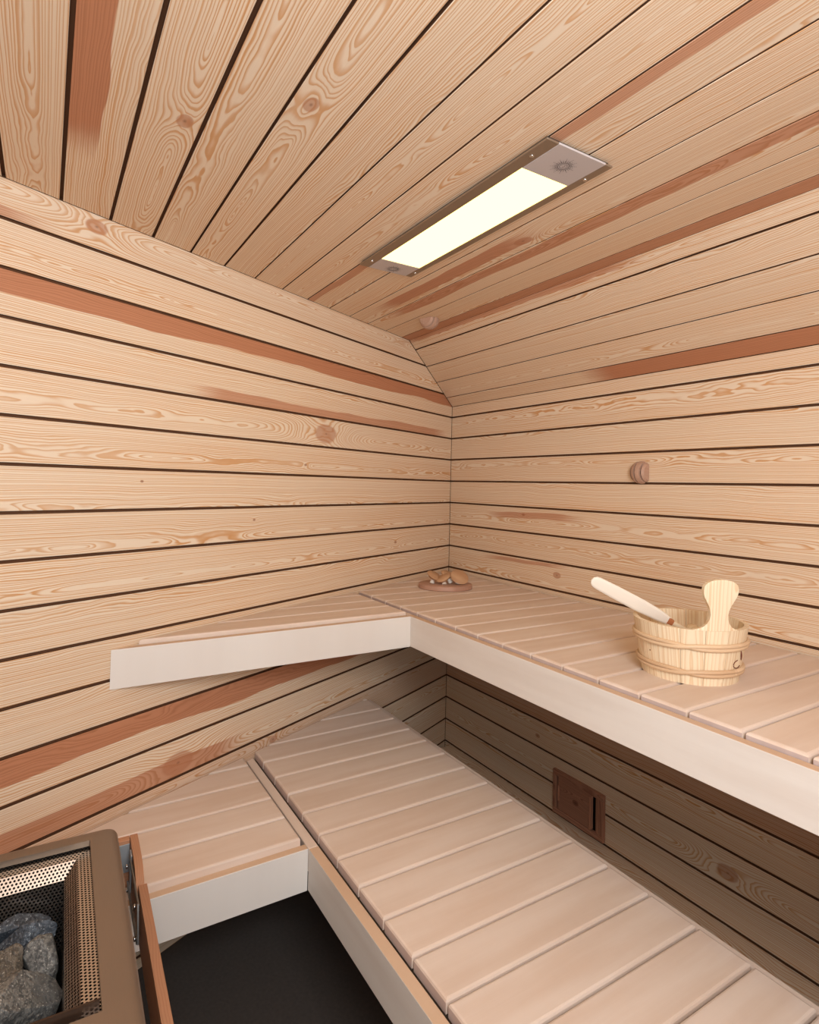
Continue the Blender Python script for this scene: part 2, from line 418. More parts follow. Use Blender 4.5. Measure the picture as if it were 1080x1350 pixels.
# sloped strip between the back wall and the ceiling
SL = math.hypot(YS, CZ-Z0); BS = Vector((0, YS, CZ-Z0)).normalized(); NS = A.cross(BS); NS = NS if NS.z < 0 else -NS
def left_clip_slope(poly):      # world point (a, b*BS.y): keep right of the left wall
    return clip(poly, NL.x, BS.y*NL.y, 0.0012)
sl = backing('ceiling_slope', clip([(-.3, -.04), (X1, -.04), (X1, SL+.04), (-.3, SL+.04)], NL.x, BS.y*NL.y, -.04), (0, 0, Z0), A, BS, NS)
cuts = [0, .1493, .3929, .6309, .8713, 1.0]
sdat = [((21, .07, .03), (0, .08, .95), (.82, 9), .98), ((31.6, -.012, .006), (0, 0, 0), (-9, 9), .99), ((12, .07, .03), (0, 0, 0), (-9, 9), .97),
        ((45, .07, .04), (0, 0, 0), (-9, 9), .99), ((54.7, .010, .004), (.030, .022, .75), (.1, 1.35), .99)]
for i in range(5):
    b0, b1 = cuts[i]*SL, cuts[i+1]*SL
    gs = [.0012, .0034, .0034, .0040, .0056, .0012]; g0 = gs[i]/2; g1 = gs[i+1]/2
    poly = left_clip_slope([(-.3, b0+g0), (X1, b0+g0), (X1, b1-g1), (-.3, b1-g1)])
    ws, wh, xr, tn = sdat[i]
    slab('plank', poly, (0, 0, Z0), A, BS, NS, 0.0075, PINE, sl, center=(b0+b1)/2, ws=ws, wh=wh, wr=(xr[0], xr[1], tn))

# ceiling
def left_clip(poly, d=0.0012): return clip(poly, NL.x, NL.y, d)
BC = Vector((0, 1, 0)); NC = Vector((0, 0, -1))
ce = backing('ceiling', left_clip([(-.3, YF), (X1, YF), (X1, YS+.03), (-.3, YS+.03)], -.04), (0, 0, CZ), A, BC, NC)
ylines = [YS, -.3985, -.501, -.6055, -.7055, -.806, -.9065, -1.0100, -1.1120, -1.2145, -1.3155, -1.4155, -1.5150, -1.6160, -1.7175, -1.819, -1.92, -2.02, YF]
cdat = {0: ((9.9, .06, .05), (0, .08, .85), (9, 9, .001), (-9, 9), .98),
 1: ((33.1, .06, .03), (0, 0, 0), (9, 9, .001), None, 1.0),
 2: ((71, -.03, .02), (-.028, .022, .8), (9, 9, .001), (.4, 9), 1.0),
 3: ((16.4, .03, .010), (.004, .026, .85), (1.184, .010, .030), (.46, 1.30), 1.0),
 4: ((27.3, .07, .03), (0, 0, 0), (9, 9, .001), None, 1.01),
 5: ((81.0, .07, .05), (-.036, .014, .75), (9, 9, .001), (-9, 9), 1.0),
 6: ((23.3, .0, .007), (0, 0, 0), (9, 9, .001), None, 1.02),
 7: ((2.2, -.01, .006), (0, 0, 0), (9, 9, .001), None, 1.01),
 8: ((66, .07, .04), (0, 0, 0), (9, 9, .001), None, 1.0),
 9: ((5.4, -.016, .010), (0, 0, 0), (1.385, -.018, .024), None, 1.02),
 10: ((40.3, -.02, .012), (0, 0, 0), (9, 9, .001), None, 1.01),
 11: ((19.1, .014, .010), (0, 0, 0), (1.225, .020, .024), None, 1.02),
 12: ((34.4, .06, .02), (-.034, .036, .95), (9, 9, .001), (1.0, 9), 1.02),
 13: ((44.8, .0, .008), (0, 0, 0), (9, 9, .001), None, 1.02)}
for i in range(len(ylines)-1):
    yt, yb = ylines[i], ylines[i+1]
    gw = lambda j: (.0012 if j == 0 else .0034 if j <= 4 else .0040 if j <= 8 else .0056 if j <= 10 else GAP)/2
    poly = left_clip([(-.3, yb+gw(i+1)), (X1, yb+gw(i+1)), (X1, yt-gw(i)), (-.3, yt-gw(i))])
    ws, wh, wk, xr, tn = cdat.get(i, (seeds(), (0, 0, 0), (9, 9, .001), None, tone()))
    xr = xr or (-9, 9)
    slab('plank', poly, (0, 0, CZ), A, BC, NC, 0.0075, PINE, ce, center=(yt+yb)/2, ws=ws, wh=wh, wk=wk, wr=(xr[0], xr[1], tn))

# floor, front wall, end wall with an unseen opening added behind the photographer to let light in
fl = box('floor', (-.05, YF-.04, -.04), (X1+.04, .04, 0), FLOORM); tag(fl, kind='structure')
wf = box('wall_front', (.98, YF-.04, 0), (X1+.04, YF, CZ+.04), PINE); tag(wf, kind='structure')
we = box('wall_right', (X1, -1.20, 0), (X1+.04, .04, CZ+.04), PINE, axis=1); tag(we, kind='structure')
wh_ = box('trim_1', (X1, YF-.04, 1.79), (X1+.04, -1.20, CZ+.04), PINE, axis=1); tag(wh_, kind='structure')
bbk = box('baseboard_back', (.05, -.075, 0), (X1, -.0003, .0272), PINE, None, bev=.001); tag(bbk, kind='structure')

# ------------------------------------------------------------------ benches
def slats(root, xs, y0, y1, ztop, thick=.022, clipd=.004):
    """xs: list of (xa, xb); slats run along y"""
    for xa, xb in xs:
        poly = left_clip([(xa, y0), (xb, y0), (xb, y1), (xa, y1)], clipd)
        if len(poly) < 3: continue
        o = slab('slat', poly, (0, 0, ztop), A, BC, Z, thick, ASPEN, root, bev=(.0048, 1), grain='b', center=(xa+xb)/2,
             ws=(random.uniform(0, 90), 0, 0), wr=(-9, 9, random.uniform(.965, 1.02)))
        me = o.data; me.materials.append(ENDGRAIN)
        for p in me.polygons:
            if abs(p.normal.y) > .98: p.material_index = 1
TOPTAN = aspen('aspen_top_edge', srgb(212, 182, 154), srgb(200, 166, 136))
def tan_top(o):
    o.data.materials.append(TOPTAN)
    for p in o.data.polygons:
        if p.normal.z > .9: p.material_index = 1
    return o
def apron(root, name, lo, hi, axis): return tan_top(box(name, lo, hi, APRON, root, bev=.0012, axis=axis, ws=(random.uniform(0, 50), 0, 0)))
SG = .0032
ZU, ZL = .8126, .4033
ub = thing('upper_bench', 'long pale upper bench of cross slats along the right-hand wall, carrying the bucket', 'bench', (1.5, -.33, ZU))
def kids(root, before):
    bpy.context.view_layer.update()
    for o in list(bpy.data.objects):
        if o.name not in before and o.parent == root: o.matrix_parent_inverse = Matrix.Translation(root.location).inverted()
def names(): return {o.name for o in bpy.data.objects}
b4 = names()
slats(ub, [(.4023+.10109*i+SG, .4023+.10109*(i+1)-SG) for i in range(-4, 23)], -.6215, -.006, ZU)
apron(ub, 'front_apron', (.683, -.645, .7096), (2.74, -.625, .802), 0)
box('apron_cap', (.46, -.645, .760), (.6825, -.625, .802), ASPEN, ub, bev=.001)
box('support_rail', (.38, -.56, .750), (2.74, -.52, ZU-.0222), ASPEN, ub, bev=.001)
box('support_rail', (.10, -.10, .750), (2.74, -.06, ZU-.0222), ASPEN, ub, bev=.001)
kids(ub, b4)
ua = thing('upper_corner_bench', 'short upper bench arm on the left wall with a pointed end above the lower bench', 'bench', (.65, -.9, ZU))
b4 = names()
slats(ua, [(.678-.1011*(i+1)+SG*2, .678-.1011*i) for i in range(0, 5)], -2.1, -.6470, ZU)
poly = left_clip([(.684, -2.2), (.705, -2.2), (.705, -.6455), (.684, -.6455)], .001)
tan_top(slab('front_apron', poly, (0, 0, .802), A, BC, Z, .0928, APRON, ua, bev=(.001,), grain='b', center=.69, ws=(3, 0, 0)))
poly = left_clip([(.60, -2.2), (.64, -2.2), (.64, -.66), (.60, -.66)], .004)
slab('support_rail', poly, (0, 0, ZU-.0222), A, BC, Z, .045, ASPEN, ua, bev=(.001,), grain='b', center=.62)
kids(ua, b4)
lb = thing('lower_bench', 'long low bench of wide pale cross slats in the foreground, lengthwise to the right-hand wall', 'bench', (1.3, -.82, ZL))
b4 = names()
slats(lb, [(.3880+.10117*i+SG, .3880+.10117*(i+1)-SG) for i in range(-2, 23)], -1.0604, -.5654, ZL)
apron(lb, 'front_apron', (1.0055, -1.0895, .2955), (2.74, -1.0665, .386), 0)
poly = left_clip([(.30, -1.0895), (1.005, -1.0895), (1.005, -1.0665), (.30, -1.0665)], .004)
slab('apron_cap', poly, (0, 0, .386), A, BC, Z, .05, ASPEN, lb, bev=(.001,), center=-1.08)
poly = left_clip([(.1, -.5640), (2.74, -.5640), (2.74, -.541), (.1, -.541)], .004)
slab('back_rail', poly, (0, 0, .3905), A, BC, Z, .08, ASPEN, lb, bev=(.001,), center=-.55, ws=(9, 0, 0))
for yy in (-1.03, -.63):
    poly = left_clip([(.1, yy), (2.74, yy), (2.74, yy+.035), (.1, yy+.035)], .004)
    slab('support_rail', poly, (0, 0, ZL-.0222), A, BC, Z, .05, ASPEN, lb, bev=(.001,), center=yy)
kids(lb, b4)
la = thing('lower_corner_bench', 'low slatted bench arm against the left wall, between stove rail and long lower bench', 'bench', (.85, -1.4, ZL))
b4 = names()
slats(la, [(.985-.1006*(i+1)+SG*2, .985-.1006*i) for i in range(0, 5)], -2.12, -1.102, ZL)
poly = left_clip([(.985, -2.2), (1.005, -2.2), (1.005, -1.0905), (.985, -1.0905)], .001)
tan_top(slab('front_apron', poly, (0, 0, .386), A, BC, Z, .092, APRON, la, bev=(.001,), grain='b', center=.995, ws=(13, 0, 0)))
poly = left_clip([(.90, -2.2), (.94, -2.2), (.94, -1.10), (.90, -1.10)], .004)
slab('support_rail', poly, (0, 0, ZL-.0222), A, BC, Z, .045, ASPEN, la, bev=(.001,), grain='b', center=.92)
kids(la, b4)

# ------------------------------------------------------------------ ceiling lamp
lp = thing('ceiling_lamp', 'long flat rectangular ceiling lamp glowing warm white, with sun emblems on its ends', 'lamp', (1.185, -.8285, CZ))
b4 = names()
zb = CZ-.010
box('side_rail', (.832, -.9165, zb), (1.540, -.8880, zb+.004), LAMPRAIL, lp, bev=.0015)
box('side_rail', (.832, -.7690, zb), (1.540, -.7505, zb+.004), LAMPRAIL, lp, bev=.0015)
e1 = box('end_plate', (1.446, -.8878, zb), (1.540, -.7692, zb+.004), LAMPEND, lp, bev=.0008)
e2 = box('end_plate', (.832, -.8878, zb), (.905, -.7692, zb+.004), LAMPEND, lp, bev=.0012)
box('diffuser', (.9055, -.8876, zb+.001), (1.4455, -.7694, zb+.0038), GLOW, lp)
box('housing', (.838, -.911, zb+.0042), (1.534, -.756, CZ), STEELD, lp)
for sx_, sy_ in ((1.486, -.9015), (1.482, -.7595), (.878, -.9015), (.868, -.7595)):
    disc('screw', (sx_, sy_, zb-.0016), (0, 0, 1), .0042, .003, CHROME, lp, seg=16, bev=.0006)
def emblem(cx, cy, plate):
    V = []; F = []
    def quad(pts):
        k = len(V)
        for x, y in pts: V.append((cx+x, cy+y, zb-.0003))
        F.append((k, k+1, k+2, k+3))
    for i in range(24):                      # rays: dash, then dots
        a = 2*math.pi*i/24; c, s = math.cos(a), math.sin(a); n_ = (-s, c)
        segs = [(.0125, .0185, .0010), (.0200, .0215, .0008), (.0232, .0248, .0007)] if i % 2 == 0 else [(.0125, .0165, .0008), (.0180, .0195, .0007)]
        for r0, r1, hw in segs:
            quad([(c*r0-n_[0]*hw, s*r0-n_[1]*hw), (c*r1-n_[0]*hw*.7, s*r1-n_[1]*hw*.7), (c*r1+n_[0]*hw*.7, s*r1+n_[1]*hw*.7), (c*r0+n_[0]*hw, s*r0+n_[1]*hw)])
    for r0, r1 in ((.0100, .0116), (.0066, .0076)):
        for i in range(28):
            a, b = 2*math.pi*i/28, 2*math.pi*(i+1)/28
            quad([(r0*math.cos(a), r0*math.sin(a)), (r1*math.cos(a), r1*math.sin(a)), (r1*math.cos(b), r1*math.sin(b)), (r0*math.cos(b), r0*math.sin(b))])
    pts = [(-.0045, -.001), (-.003, .0018), (-.001, -.0006), (.001, .002), (.003, -.0004), (.0046, .0016)]
    for (xa, ya), (xb, yb_) in zip(pts, pts[1:]): quad([(xa, ya), (xb, yb_), (xb, yb_+.0012), (xa, ya+.0012)])
    o = mesh_obj('sun_emblem', V, F, PRINT, plate, fix=False)
    return o
m1 = emblem(1.4935, -.8300, e1); m2 = emblem(.8600, -.8260, e2)
kids(lp, b4)

# ------------------------------------------------------------------ slotted wooden domes (sensor covers)
def dome(label, c, out, pole, R, flip=1):
    """half ball with parallel slits; out = direction away from the mount, pole = axis across the slits"""
    out = Vector(out); pole = Vector(pole); side = out.cross(pole)
    prof = []
    slits = [(-.52, .14), (-.08, .14), (.46, .14)]
    s = -1.0
    xs = [-1, -.97, -.9, -.8, -.68]
    for a, w_ in slits: xs += [a-w_/2-.012, a-w_/2, a+w_/2, a+w_/2+.012]
    xs += [-.4, -.28, .06, .2, .32, .60, .74]
    xs = sorted(xs)
    V = []; F = []; nseg = 20
    for x in xs:
        r = math.sqrt(max(0, 1-x*x))*R
        for a, w_ in slits:
            if abs(x-a) <= w_/2+1e-6: r -= .0075
        for k in range(nseg+1):
            t = math.pi*k/nseg
            V.append(pole*(x*R)+side*(math.cos(t)*r)+out*(math.sin(t)*max(r, 0)+.0004))
    n_ = nseg+1
    for i in range(len(xs)-1):
        for k in range(nseg): F.append((i*n_+k, i*n_+k+1, (i+1)*n_+k+1, (i+1)*n_+k))
        F.append((i*n_, (i+1)*n_, (i+1)*n_+nseg, i*n_+nseg))
    F.append(tuple(range((len(xs)-1)*n_, len(xs)*n_))); 
    V = [Vector(v) for v in V]
    o = mesh_obj('sensor_cover', V, F, SENSORWOOD, None, wc=[(v.dot(out), v.dot(side), v.dot(pole)) for v in V], ws=(5, .02, .03))
    me = o.data; me.materials.append(SLIT)
    for p in me.polygons:
        q = p.center.dot(pole)/R
        if p.normal.dot(pole)**2 < .9 and any(abs(q-a) < w_/2 for a, w_ in slits): p.material_index = 1
    o.location = c; smooth(o, 40); tag(o, label, 'sensor cover'); return o
dome('small slotted wooden dome mounted on the right-hand wall above the bucket', (1.046, 0, 1.2655), (0, -1, 0), (1, 0, 0), .0365)
dome('small slotted wooden dome mounted on the ceiling near the corner', (.478, -.452, CZ), (0, 0, -1), Vector((.35, -.94, 0)).normalized(), .0365)

# ------------------------------------------------------------------ sliding air vent low on the back wall
vt = thing('air_vent', 'reddish brown wooden sliding air vent under the upper bench', 'vent', (.81, 0, .117))
b4 = names()
vx0, vx1, vz0, vz1 = .694, .922, .039, .193
yo = -.013
box('frame_rail', (vx0, yo, vz1-.020), (vx1, -.0003, vz1), VENTWOOD, vt, bev=.002)
box('frame_rail', (vx0, yo, vz0), (vx1, -.0003, vz0+.018), VENTWOOD, vt, bev=.002)
box('frame_stile', (vx0, yo, vz0+.018), (vx0+.016, -.0003, vz1-.020), VENTWOOD, vt, bev=.002, axis=2)
box('frame_stile', (vx1-.018, yo, vz0+.018), (vx1, -.0003, vz1-.020), VENTWOOD, vt, bev=.002, axis=2)
box('slider', (vx0+.024, -.010, vz0+.0185), (vx1-.052, -.0035, vz1-.0205), VENTWOOD, vt, bev=.0006, ws=(7, .02, .006), wk=(.80, 0, .016))
box('slider_grip', (vx1-.056, -.0175, vz0+.022), (vx1-.050, -.0030, vz1-.024), VENTWOOD, vt, bev=.001, axis=2, wr=(-9, 9, 1.3))
box('slider_grip', (vx0+.025, -.0145, vz0+.05), (vx0+.030, -.0030, vz1-.05), VENTWOOD, vt, bev=.001, axis=2, wr=(-9, 9, 1.3))
box('opening', (vx0+.017, -.0028, vz0+.019), (vx1-.019, -.0003, vz1-.021), BLACK, vt)
box('inner_stile', (vx1-.034, -.0095, vz0+.0185), (vx1-.0185, -.003, vz1-.0205), VENTWOOD, vt, bev=.0006, axis=2)
kids(vt, b4)

# ------------------------------------------------------------------ bucket
BX, BY, BR0, BR1, BH = 1.4755, -.4042, .097, .1153, .1155
bk = thing('sauna_bucket', 'pale wooden round bucket with rattan hoops and one upright paddle handle', 'bucket', (BX, BY, ZU))
def rad(z): return BR0+(BR1-BR0)*z/BH
NST = 15; TH = .0095
for i in range(NST):
    a0 = 2*math.pi*i/NST+math.radians(331-12); a1 = a0+2*math.pi/NST-.006
    V = []; W = []; F = []
    K = 5; zs = [0, BH*.5, BH]
    for z in zs:
        for inn in (0, 1):
            for k in range(K):
                a = a0+(a1-a0)*k/(K-1); r = rad(z)-(TH if inn else 0)
                V.append((r*math.cos(a), r*math.sin(a), z)); W.append((z, r*(a-(a0+a1)/2), -TH*inn))
    n_ = 2*K
    for j in range(len(zs)-1):
        for k in range(K-1):
            F.append((j*n_+k, j*n_+k+1, (j+1)*n_+k+1, (j+1)*n_+k)); F.append((j*n_+K+k, (j+1)*n_+K+k, (j+1)*n_+K+k+1, j*n_+K+k+1))
        F.append((j*n_, (j+1)*n_, (j+1)*n_+K, j*n_+K)); F.append((j*n_+K-1, j*n_+2*K-1, (j+1)*n_+2*K-1, (j+1)*n_+K-1))
    for j, s_ in ((0, 1), (2, -1)):
        for k in range(K-1): F.append((j*n_+k, j*n_+K+k, j*n_+K+k+1, j*n_+k+1))
    o = mesh_obj('stave', V, F, BUCKETWOOD, bk, wc=W, ws=(random.uniform(0, 90), random.choice((-.03, .0, .02, .05)), random.uniform(.004, .03)), wr=(-9, 9, random.uniform(.96, 1.04)))
    smooth(o, 40)
disc('bottom_board', (0, 0, .004), (0, 0, 1), BR0-TH, .010, BUCKETWOOD, bk, seg=32)
# paddle handle, following the curve of the wall
rows = [(.0002, .0490), (.0030, .0400), (.007, .0310), (.014, .0240), (.023, .0195), (.033, .0180), (.042, .0195), (.050, .0225), (.0595, .0275),
        (.0695, .0330), (.077, .0355), (.083, .0360), (.089, .0352), (.093, .0338), (.098, .0290), (.1015, .0225), (.1040, .0140), (.1050, .0050)]
V = []; W = []; F = []; K = 9; ah = math.radians(331)
for dz, hw in rows:
    z = BH+dz
    for inn in (0, 1):
        for k in range(K):
            s_ = hw*(2*k/(K-1)-1); off = -(TH+.002)*inn
            e = .0014 if abs(2*k/(K-1)-1) > .99 else 0
            off += e if inn else -e
            lean = .12*max(dz, 0)
            nv = Vector((math.cos(ah), math.sin(ah), 0)); tv = Vector((-math.sin(ah), math.cos(ah), 0))
            R_ = BR1+off; a = ah+s_/BR1
            pc = Vector((R_*math.cos(a), R_*math.sin(a), 0)); pp = nv*R_+tv*s_
            kk_ = min(1, max(0, (dz-.006)/.03)); p_ = pc.lerp(pp, kk_*kk_*(3-2*kk_))+nv*lean
            V.append((p_.x, p_.y, z)); W.append((z, s_, -.01*inn))
n_ = 2*K
for j in range(len(rows)-1):
    for k in range(K-1):
        F.append((j*n_+k, j*n_+k+1, (j+1)*n_+k+1, (j+1)*n_+k)); F.append((j*n_+K+k, (j+1)*n_+K+k, (j+1)*n_+K+k+1, j*n_+K+k+1))
    F.append((j*n_, (j+1)*n_, (j+1)*n_+K, j*n_+K)); F.append((j*n_+K-1, j*n_+2*K-1, (j+1)*n_+2*K-1, (j+1)*n_+K-1))
for j in (0, len(rows)-1):
    for k in range(K-1): F.append((j*n_+k, j*n_+K+k, j*n_+K+k+1, j*n_+k+1))
smooth(mesh_obj('handle', V, F, BUCKETWOOD, bk, wc=W, ws=(31, .03, .012), wr=(-9, 9, 1.03)), 40)
for zb_ in (.0800, .0260):                      # two rattan hoops, each of two strands crossing at the front
    for sgn in (1, -1):
        P = []
        for i in range(72):
            a = 2*math.pi*i/72; d_ = (math.degrees(a)-300+180) % 360-180
            tw = math.tanh(d_/14.0)*math.cos(math.radians(d_/2))
            z = zb_+sgn*.0042*tw; r = rad(z)+.0030+(.0022 if sgn > 0 else 0)*math.exp(-(d_/20)**2)
            P.append((r*math.cos(a), r*math.sin(a), z))
        tube('rattan_hoop', P, .0044, RATTAN, bk, seg=8, closed=True)
def onside(a, z, out=.0006): r = rad(z)+out; return (r*math.cos(math.radians(a)), r*math.sin(math.radians(a)), z)
tube('brand_mark', [onside(7+q*.9, .070-.0042*q) for q in range(6)], [.0006, .0014, .0019, .0020, .0016, .0008], MARK, bk, seg=6)
tube('brand_mark', [onside(3.5+8*math.cos(math.radians(t)), .043+.0085*math.sin(math.radians(t))) for t in range(100, 330, 25)], .0009, MARK, bk, seg=6)
disc('peg_hole', onside(270-12, .0545, -.001), (math.cos(math.radians(258)), math.sin(math.radians(258)), 0), .0014, .0014, MARK, bk, seg=10)

# ladle leaning on the rim
P1 = Vector((1.4060, -.4740, .9480)); TP = Vector((1.3652, -.5747, 1.0015)); dr = (P1-TP)
D0 = TP; dirv = dr.normalized(); Ltot = dr.length*2.30
side = Vector((0.30, 0.12, 1.0)); side = (side-dirv*side.dot(dirv)).normalized(); thk = dirv.cross(side)
ld = thing('ladle', 'wooden ladle with a bleached flat handle leaning out of the bucket', 'ladle', tuple(TP))
b4 = names()
def loft(name, secs, mat, parent):
    V = []; F = []; W = []; n = 12
    for t, hw, ht in secs:
        for k in range(n):
            a = 2*math.pi*k/n; ca, sa = math.cos(a), math.sin(a)
            ca = math.copysign(abs(ca)**.8, ca); sa = math.copysign(abs(sa)**.35, sa)
            V.append(D0+dirv*t+side*(ca*hw)+thk*(sa*ht)); W.append((t, ca*hw, sa*ht))
    for i in range(len(secs)-1):
        for k in range(n): F.append((i*n+k, i*n+(k+1) % n, (i+1)*n+(k+1) % n, (i+1)*n+k))
    F += [tuple(range(n)), tuple(range((len(secs)-1)*n, len(secs)*n))]
    return smooth(mesh_obj(name, V, F, mat, parent, wc=W), 60)
LH = dr.length*1.62
loft('grip', [(-.0135, .003, .0020), (-.0115, .0080, .0028), (-.006, .0122, .0032), (.002, .0140, .0034), (.05, .0152, .0034), (LH*.6, .0156, .0034), (LH*.85, .0135, .0034), (LH*.96, .0105, .0034), (LH, .0080, .0032)], STEM, ld)
loft('binding', [(LH-.004, .0078, .0058), (LH+.009, .0070, .0056)], LEATHER, ld)
loft('shaft', [(LH+.002, .0052, .0036), (LH+.03, .005, .0036), (Ltot-.03, .006, .005)], BUCKETWOOD, ld)
loft('cup', [(Ltot-.034, .012, .010), (Ltot-.022, .0200, .018), (Ltot-.006, .0210, .019), (Ltot, .017, .015)], BUCKETWOOD, ld)
kids(ld, b4)

# ------------------------------------------------------------------ round board with wooden mushrooms in the corner
tr = thing('mushroom_ornament', 'round wooden board with little wooden mushrooms in the far corner of the upper bench', 'ornament', (.378, -.2856, ZU))
V = []; F = []
ra, rb_ = .104, .088; ang0 = math.radians(-58)
prof = [(.97, 0), (1.0, .002), (1.0, .016), (.975, .018)]
for s_, h in prof:
    for k in range(40):
        a = 2*math.pi*k/40; x = ra*s_*math.cos(a); y = rb_*s_*math.sin(a)
        # long axis lies across the view
        ux, uy = math.cos(math.radians(58.4)), math.sin(math.radians(58.4))
        V.append((ux*x-uy*y, uy*x+ux*y, h))
for r_ in range(3):
    for k in range(40): F.append((r_*40+k, r_*40+(k+1) % 40, (r_+1)*40+(k+1) % 40, (r_+1)*40+k))
F += [tuple(range(40)), tuple(range(120, 160))]
smooth(mesh_obj('base_board', V, F, TRAYWOOD, tr), 50)
rx = Vector((.524, .851, 0)); fwv = Vector((.851, -.524, 0))    # across and towards the viewer
def mushroom(sx_, sy_, cx_, cy_, cz_, r_, h_, ax):
    base = rx*sx_+fwv*sy_+Vector((0, 0, .0185)); top = rx*cx_+fwv*cy_+Vector((0, 0, cz_))
    d_ = (top-base)
    disc('stem', base, d_, .010, d_.length, STEM, tr, seg=14, r2=.0035)
    axv = (rx*ax[0]+fwv*ax[1]+Vector((0, 0, ax[2]))).normalized()
    disc('cap', top-axv*h_*.2, axv, r_*.82, h_, CAPWOOD, tr, seg=20, bev=.0035, r2=r_)
mushroom(-.052, .006, -.047, .004, .042, .030, .013, (.42, .30, .86))
mushroom(-.006, .034, -.008, .026, .037, .029, .013, (-.42, .25, .88))
mushroom(.022, -.008, .006, -.012, .046, .027, .013, (.30, .25, .9))
mushroom(.046, .012, .052, .010, .041, .036, .013, (.22, .62, .72))

# ------------------------------------------------------------------ stove (rotated a touch), with its stones
HZ = .560; HR = -.0245; HO = Vector((1.0586, -1.5320, 0))
ht = thing('sauna_heater', 'square sauna stove with bronze steel casing in the bottom left corner', 'heater', (HO.x, HO.y, 0), HR)
# local coordinates: x along the right wall towards the camera, y positive to the right; inner opening corner at 0,0
XB, XF, YR, YL = -.0355, .470, .0460, -.420      # outer casing
IB, IF, IR, IL = 0.0, .392, 0.0, -.360            # inner opening
def ring_pts(x0, x1, y0, y1, r, z, n=6):
    P = []
    for cx_, cy_, a0 in ((x1-r, y1-r, 0), (x0+r, y1-r, 90), (x0+r, y0+r, 180), (x1-r, y0+r, 270)):
        for k in range(n+1):
            a = math.radians(a0+90*k/n); P.append((cx_+r*math.cos(a), cy_+r*math.sin(a), z))
    return P
secs = []
rc = .016
for t in range(0, 6):
    a = math.pi/2*t/5; d_ = rc*(1-math.sin(a)); secs.append(('o', rc*(1-math.sin(a)), HZ-rc*(1-math.cos(a))))
V = []; F = []
n = 28
V += ring_pts(XB, XF, YL, YR, .020, 0.02)
V += ring_pts(XB, XF, YL, YR, .020, HZ-.013)
V += ring_pts(XB+.001, XF-.001, YL+.001, YR-.001, .020, HZ-.009)
V += ring_pts(XB+.004, XF-.004, YL+.004, YR-.004, .018, HZ-.004)
V += ring_pts(XB+.009, XF-.009, YL+.009, YR-.009, .016, HZ-.001)
V += ring_pts(XB+.014, XF-.014, YL+.014, YR-.014, .014, HZ)
V += ring_pts(IB, IF, IL, IR, .0012, HZ)
V += ring_pts(IB, IF, IL, IR, .0012, HZ-.010)
for r_ in range(7):
    for k in range(n): F.append((r_*n+k, r_*n+(k+1) % n, (r_+1)*n+(k+1) % n, (r_+1)*n+k))
smooth(mesh_obj('casing', V, F, BRONZE, ht, fix=False), 50)
# inner steel box, dark
V = ring_pts(IB-.012, IF+.012, IL-.012, IR+.012, .004, HZ-.010)+ring_pts(IB-.012, IF+.012, IL-.012, IR+.012, .004, .05)
F = [(k, (k+1) % n, n+(k+1) % n, n+k) for k in range(n)]+[tuple(range(n, 2*n))]
mesh_obj('inner_box', V, F, BLACK, ht, fix=False)
# perforated liner: shallow ledge, bevel, then a vertical basket wall, one panel a side
steps = [(-.010, HZ-.013), (.021, HZ-.0155), (.0215, HZ-.016), (.0385, HZ-.036), (.0400, HZ-.150)]
def liner(sidei):
    V = []; F = []; W = []; L = 0
    for i, (d_, z) in enumerate(steps):
        if i: L += math.hypot(d_-steps[i-1][0], z-steps[i-1][1])
        x0, x1, y0, y1 = IB+d_, IF-d_, IL+d_, IR-d_
        p, q = {0: ((x0, y1), (x1, y1)), 1: ((x0, y0), (x0, y1)), 2: ((x0, y0), (x1, y0)), 3: ((x1, y0), (x1, y1))}[sidei]
        V += [(p[0], p[1], z), (q[0], q[1], z)]
        ax = 0 if sidei in (0, 2) else 1
        W += [(p[ax], L, 0), (q[ax], L, 0)]
    for i in range(len(steps)-1): F.append((2*i, 2*i+1, 2*i+3, 2*i+2))
    return mesh_obj('perforated_panel', V, F, PERF, ht, wc=W)
for k in range(4): liner(k)
box('divider', (IF-.030, IL, HZ-.055), (IF-.027, IR-.001, HZ-.006), plain('dark_brown_steel', srgb(70, 52, 40), .5, .5), ht)
box('basket_floor', (.03, IL+.03, HZ-.155), (IF-.03, IR-.03, HZ-.150), BLACK, ht)

def stone(label, c, dims, rz, seed, mat, tilt=(0, 0), cut=5):
    bm = bmesh.new(); bmesh.ops.create_icosphere(bm, subdivisions=4, radius=1)
    rnd = random.Random(seed)
    planes = []
    for i in range(10):
        v = Vector((rnd.gauss(0, 1), rnd.gauss(0, 1), rnd.gauss(0, 1))).normalized(); planes.append((v, rnd.uniform(.50, .80)))
    for v in bm.verts:
        p = v.co.copy()
        for n_, d_ in planes:
            e = p.dot(n_)-d_
            if e > 0: p -= n_*e
        f = mnoise.noise(p*2.2+Vector((seed, 0, 0)))*.06+mnoise.noise(p*7+Vector((0, seed, 0)))*.03+mnoise.noise(p*16+Vector((0, seed, 3)))*.012
        v.co = p*(1+f)
    for v in bm.verts: v.co = Vector((v.co.x*dims[0]*1.12, v.co.y*dims[1]*1.14, v.co.z*dims[2]))
    me = bpy.data.meshes.new('stove_stone'); bm.to_mesh(me); bm.free()
    o = link('stove_stone', me, mat); o.location = c; o.rotation_euler = (tilt[0], tilt[1], rz)
    smooth(o, 28); return tag(o, label, 'stone', 'stones in the stove basket')
zs_ = .478
stone('flat bluish stove stone farthest back against the perforated stove wall', (1.113, -1.628, zs_-.006), (.022, .048, .030), -.06, 11, STONE_BLUE)
stone('wide speckled blue stove stone, second from the back', (1.157, -1.622, zs_), (.020, .045, .032), -.05, 12, STONE_BLUE, (.05, .15))
